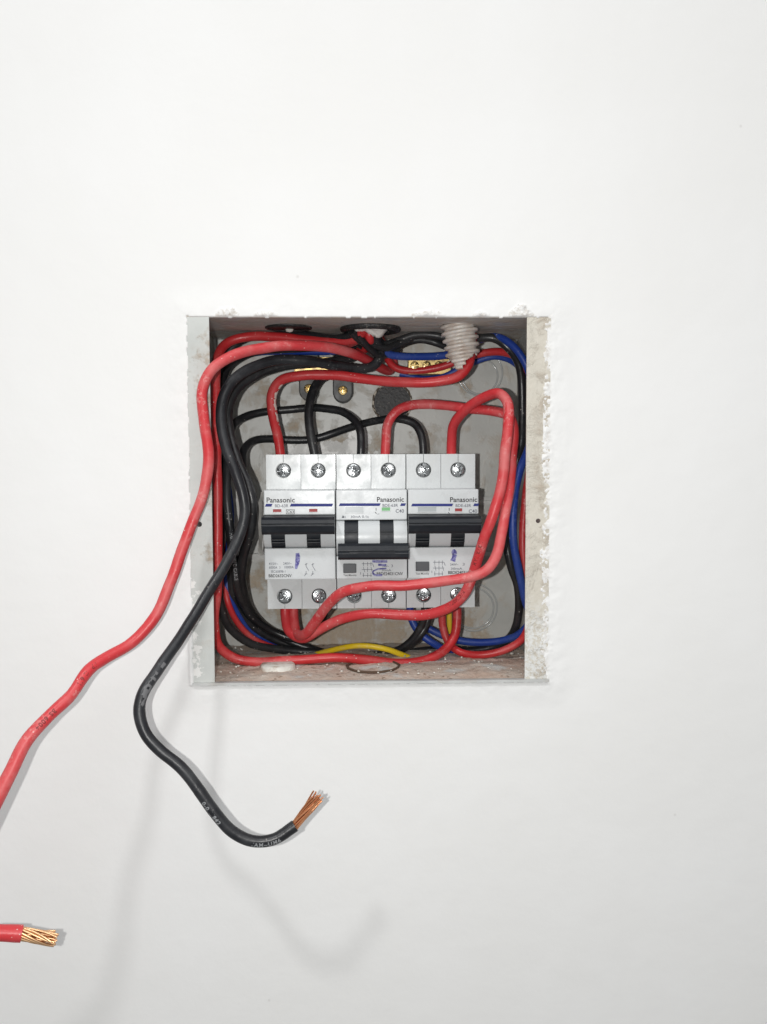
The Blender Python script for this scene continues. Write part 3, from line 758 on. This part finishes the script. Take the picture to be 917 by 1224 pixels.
def cable(pts, r, m, label, group=None, prints=(), end=None, smear=None, n=10, name='cable', taper=None):
    path = kink(spline([P(*q) for q in pts], n))
    if not prints and not end and not smear:
        o = tube(MB(), path, r, wob=.05).obj(name, m); tag(o, label, 'cable', group); return o
    root = empty(name, path[0]); tag(root, label, 'cable', group); o0 = path[0].copy()
    def ch(nm, mb, mt): mb.v = [tuple(Vector(v)-o0) for v in mb.v]; return mb.obj(nm, mt, root)
    ch('insulation', tube(MB(), path, r, wob=.05, taper=taper), m)
    if prints:
        mb = MB()
        for p in prints[1:]: text_on(mb, path, r, *p)
        ch('printed_lettering', mb, prints[0])['kind'] = 'stuff'
    if smear:
        i0, i1, a0, hw, mt = smear; mb = MB(); V = []; Fc = []; A = max(1, int(i0*(len(path)-1))); B = int(i1*(len(path)-1))
        for i in range(A, B+1):
            tg = (path[i+1]-path[i-1]).normalized(); vw = CAMP-path[i]; vw = (vw-tg*vw.dot(tg)).normalized(); upv = vw.cross(tg)
            e_ = math.sin(math.pi*(i-A)/(B-A))**.4
            for k in range(7):
                an = a0+hw*e_*(k/3-1)*(1+.25*math.sin(i*1.7)); V.append(path[i]+(vw*math.cos(an)+upv*math.sin(an))*(r*1.04+.00005))
        for i in range(B-A):
            for k in range(6):
                if fbm(V[i*7+k].x, V[i*7+k].z, 420, 3, 3) + .25*math.sin(math.pi*(i+.5)/(B-A)) > (-.02 if mt is m_scr else .12): Fc.append((i*7+k, i*7+k+1, i*7+k+8, i*7+k+7))
        ch('plaster_smear', mb.add(V, Fc, True), mt)
    if end:   # bare copper: (target pixel, mm, strands)
        tip = P(*end); a = path[-1]; d = (tip-a); Lc = d.length; d.normalize(); s1 = d.cross(Vector((0, 1, 0))).normalized(); s2 = d.cross(s1); mb = MB()
        if taper: r *= taper(1)
        rr = r*.66; spots = [(0, 0)]+[(rr*.5*math.cos(k*math.pi/3), rr*.5*math.sin(k*math.pi/3)) for k in range(6)]+[(rr*math.cos(k*math.pi/6+.2), rr*math.sin(k*math.pi/6+.2)) for k in range(12)]+([(rr*.78*math.cos(k*math.pi/5.5+.5), rr*.78*math.sin(k*math.pi/5.5+.5)) for k in range(11)] if not taper else [])
        rs = random.Random(3)
        for q, (u, v) in enumerate(spots):
            fl = 1+rs.uniform(-.1, .5); LL = Lc*rs.uniform(.86, 1.04); tw = 1.7 if taper else .8; pp = []
            for k in range(11):
                t = k/10; an = tw*t; uu, vv = u*math.cos(an)-v*math.sin(an), u*math.sin(an)+v*math.cos(an); s = 1+(fl-1)*t*t
                pp.append(a-d*.002+d*(LL+.002)*t+s1*uu*s+s2*vv*s+(s1*.0005*t*math.sin(q*1.7+4*t)+s2*.0005*t*math.cos(q*2.3+3*t))*(.5 if taper else 1))
            tube(mb, pp, rs.uniform(.00044, .00054) if taper else rs.uniform(.00026, .00036), 8)
        ch('copper_strands', mb, m_cop2 if taper else m_cop)['kind'] = 'stuff'
    return root

IN = 'cables bent round the inside of the box'
# large loose cables
cable([(452,402,62),(462,418,70),(470,435,74),(466,443,70),(452,438,56),(430,425,36),(400,417,20),(355,413,12),(310,417,4),(275,427,-3),(253,443,-6),(242,468,-7),(244,503,-8),(249,538,-10),(246,576,-12),(240,600,-13),(231,622,-14),(215,665,-17),(203,698,-20),(185,738,-24),(155,770,-29),(125,788,-36),(105,802,-42),(85,832,-49),(58,858,-55),(34,885,-60),(12,925,-66),(-8,965,-70),(-35,1020,-72),(-60,1070,-66),(-62,1105,-66),(-35,1116,-62),(0,1115.5,-60),(26,1117,-58)],
      .0025, m_redo, 'thick red cable leaving the box at left, its bare copper end at lower left',
      prints=(m_prt, ('VPVC 6/1', .300, .0027, .1), ('BS 6004', .325, .0027, .05), ('PHELPS', .350, .0027, 0)), end=(67,1123,-56), taper=lambda t: 1+.36*max(0, min(1, (t-.72)/.2)))
cable([(447,398,34),(455,420,44),(450,434,44),(432,440,40),(400,437,32),(365,431,24),(330,431,20),(300,440,14),(277,456,8),(266,478,4),(265,505,2),(271,535,0),(281,565,-2),(290,592,-3),(293,615,-3),(287,640,-4),(272,670,-8),(252,704,-14),(230,740,-22),(208,773,-31),(188,802,-39),(171,830,-46),(167,853,-49),(174,877,-51),(192,897,-52),(215,916,-53),(236,942,-54),(256,970,-55),(278,994,-55),(302,1006,-55),(328,1003,-54),(353,987,-52)],
      .0025, m_blko, 'thick black cable hanging out of the box with a frayed copper end',
      prints=(m_prtw, ('0-0/1/842', .318, .0025, -.6), ('/AM~UM6', .345, .0024, -.6)), end=(381,951,-51), smear=(.635, .70, .35, .55, mat('grey_scuff', (.13, .13, .135), .7)))
# red loops crossing the breakers
cable([(540,556,47),(539,530,45),(542,508,40),(556,490,32),(578,475,22),(596,470,14),(607,482,8),(608,510,4),(604,545,2),(599,580,1),(589,618,0),(577,650,3),(567,680,8),(556,708,12),(540,725,16),(515,734,20),(480,735,24),(440,733,26),(408,740,30),(382,752,34),(362,763,38),(346,755,42),(341,738,46),(340,715,48)],
      .00255, m_redo, 'thick red cable looping from the right breaker top down under all three breakers',
      prints=(m_prt, ('1.BVR 1AM', .135, .0025, -.3), ('PVC/H07V-V', .163, .0024, -.4)))
cable([(460,556,47),(460.5,530,46),(463,508,45),(474,492,44),(492,484,42),(525,484,38),(560,488,32),(590,491,24),(607,497,18),(614,512,14),(613,545,10),(609,580,6),(604,615,2),(600,640,-1),(593,664,-4),(580,682,-6),(556,691,-6),(520,696,-5),(480,700,-4),(440,701,-2),(412,706,2),(395,720,8),(380,740,18),(366,757,28),(355,757,40),(351,740,45),(350,715,48)],
      .0025, m_redo, 'thick red cable from the middle breaker top crossing low over the breaker fronts')
# into the tops of the breakers
cable([(565,400,34),(563,418,30),(560,436,26),(548,450,24),(525,456,24),(495,457,26),(460,455,30),(425,451,33),(390,448,35),(355,449,36),(334,456,38),(325,472,40),(326,495,42),(331,520,45),(337,556,47)],
      .0025, m_red, 'red cable from the conduit stub to the left breaker, plaster on its bend', smear=(.71, .90, .95, .42, m_scr))
cable([(425,405,50),(405,425,62),(398,445,66),(385,452,62),(374,468,56),(370,490,52),(370,515,48),(375,540,47),(379,556,47)], .0024, m_blk, 'black cable dropping straight into the right pole of the left breaker', 'black cables into the breaker tops')
cable([(430,556,47),(431,530,47),(428,508,51),(412,493,56),(385,488,60),(350,489,62),(315,493,60),(292,499,56),(279,508,50),(274,528,42),(272,560,32),(272,600,26),(277,640,26),(281,680,34),(286,712,44),(302,738,54),(330,757,60),(362,764,58),(382,752,52),(387,735,48),(387,715,48)],
      .0021, m_blk, 'black cable arching over the upper left to the middle breaker', IN, prints=(m_prtw, ('1H07V-R Cu/PVC CABLE', .158, .0024, .1)))
cable([(440,402,46),(425,425,54),(395,433,50),(350,436,46),(308,447,40),(283,465,34),(273,490,28),(275,520,22),(285,550,18),(297,580,14),(303,607,14),(300,635,18),(291,665,28),(289,700,42),(300,732,54),(322,754,62),(352,768,64)],
      .0024, m_blk, 'black cable close behind the thick loose black one at left', IN)
cable([(506,556,47),(504,525,47),(496,508,50),(478,501,52),(455,502,56),(430,507,62),(400,517,66),(370,526,66),(330,525,64),(303,527,58),(291,538,48),(291,560,36),(297,590,26),(300,615,24),(296,645,26),(288,672,34),(288,700,44),(296,730,54),(318,750,60),(350,768,62),(400,783,60),(450,784,56),(482,774,52),(500,755,50),(507,735,48),(508,715,48)],
      .0021, m_blk, 'lower black cable arching from the left bundle to the right breaker', IN)
# round the sides
cable([(433,396,30),(425,405,34),(400,409,38),(370,407,40),(330,403,42),(295,403,44),(270,411,42),(260,428,36),(258,480,26),(260,560,20),(261,640,18),(259,700,18),(257,745,22),(262,772,26),(282,787,28),(315,791,28),(360,788,30),(400,786,30),(440,788,32),(475,792,34),(505,790,36),(530,778,40),(543,760,44),(546,740,46),(545,715,48)],
      .0024, m_red, 'red cable hugging the left side then running along the box bottom', IN)
cable([(448,394,36),(458,412,52),(464,430,60),(475,441,62),(500,444,62),(530,438,60),(560,427,56),(585,421,52),(605,422,48),(622,430,42),(634,450,38),(640,500,36),(634,560,34),(627,610,32),(625,650,30),(628,700,30),(634,735,32),(626,762,36),(605,776,38),(575,783,40),(550,780,44),(535,768,48),(529,750,50),(528,735,50),(528,715,50)],
      .0020, m_red, 'thin red cable along the top, behind the right flange and back below', IN)
cable([(455,418,44),(470,425,48),(505,427,52),(540,423,54),(560,412,50),(580,404,44),(600,404,38),(616,416,34),(630,438,32),(640,480,32),(634,530,30),(621,565,26),(615,600,22),(614,640,20),(619,680,22),(627,715,26),(634,740,32),(622,757,40),(600,766,46),(575,768,50),(545,765,54),(520,756,56),(500,745,58)],
      .0020, m_blu, 'blue cable coiled down the right side in front of the black one', IN)
cable([(478,447,66),(505,453,66),(530,450,62),(555,438,60),(585,427,58),(605,429,54),(622,440,48),(640,465,42),(640,520,42)], .0016, m_blu, 'blue cable sagging under the thin red one at top right', IN)
cable([(491,715,54),(491,738,54),(500,756,52),(515,768,50),(530,776,52),(548,784,58),(575,790,62)], .0020, m_blu, 'short blue cable from under the right breaker to lower right', IN)
cable([(558,398,36),(570,404,40),(590,404,40),(606,414,38),(620,434,40),(624,465,42),(624,510,42),(621,545,38),(612,580,34),(607,615,32),(606,650,32),(612,680,32),(619,700,34),(620,730,38),(614,755,46),(598,770,54),(570,777,58),(540,776,62),(510,778,64),(440,785,64),(380,780,60),(330,776,56),(297,769,48),(273,748,40),(262,718,34),(261,690,30),(264,640,30),(264,580,34),(263,520,42),(264,470,50),(272,440,58),(300,422,60),(360,416,58),(430,412,50),(446,398,40)],
      .0022, m_blk, 'long black cable running right round the box, sprinkled with paint specks at left', IN)
cable([(428,394,30),(418,401,34),(402,405,38),(380,402,42),(350,398.5,46),(315,400,52),(285,409,58),(268,430,60),(265,480,58),(268,540,44),(270,600,34),(276,650,34),(276,690,40),(280,722,48),(300,748,56),(330,766,62),(370,774,64)], .0020, m_blk, 'thin black cable along the very top and down the left bundle', IN)
cable([(440,404,48),(400,420,60),(330,420,64),(285,428,64),(268,448,60),(265,500,60),(270,560,56),(276,620,54),(272,670,48),(272,705,44),(284,735,50),(302,757,58),(335,774,66)], .0018, m_blu, 'blue cable mostly hidden in the left bundle', IN)
cable([(262,560,56),(264,620,54),(267,680,48),(272,720,42),(286,748,48),(306,766,54),(336,777,60)], .0016, m_red, 'thin dark red wire between the black ones at lower left', IN)
cable([(512,715,52),(512,738,52),(503,758,50),(488,772,52),(462,781,56),(420,785,62)], .0022, m_blk, 'short black cable curving left from beneath the right breaker', IN)
cable([(376,783,58),(398,777,50),(420,772,44),(440,771.5,42),(462,776,42),(480,783,46),(505,791,54),(525,784,58),(535,765,58),(537,745,56),(537,715,54)], .0015, m_yel, 'thin yellow cable showing above the red one at the bottom', IN)
cable([(450,396,38),(458,411,46),(475,408,48),(497,401,48),(518,401,48),(540,407,46),(556,416,42)], .0019, m_blk, 'upper of two black cables between grommet and conduit', IN)
cable([(438,402,42),(448,416,50),(466,419,54),(485,410,54),(505,407,54),(524,411,54),(548,421,48)], .0019, m_blk, 'lower of two black cables between grommet and conduit', IN)
cable([(425,392,34),(424,403,36),(432,413,42),(446,418,48),(458,414,50)], .0018, m_blk, 'stubby black wire curled under the grommet', IN)
cable([(440,392,34),(442,401,34),(440,412,40),(430,420,48)], .0026, m_red, 'short red cable end just below the white putty', IN)
cable([(420,396,28),(432,407,34),(447,412,38),(462,416,42),(474,412,46),(492,405,50)], .0019, m_blk, 'black wire slung across the mouth of the grommet', IN)
cable([(428,400,30),(440,414,36),(452,424,42),(462,424,48),(476,418,54)], .0019, m_blk, 'lowest black wire of the knot beneath the grommet', IN)
cable([(434,394,30),(430,403,34),(420,409,40),(405,414,46)], .0022, m_red, 'small red wire tail left of the grommet', IN)
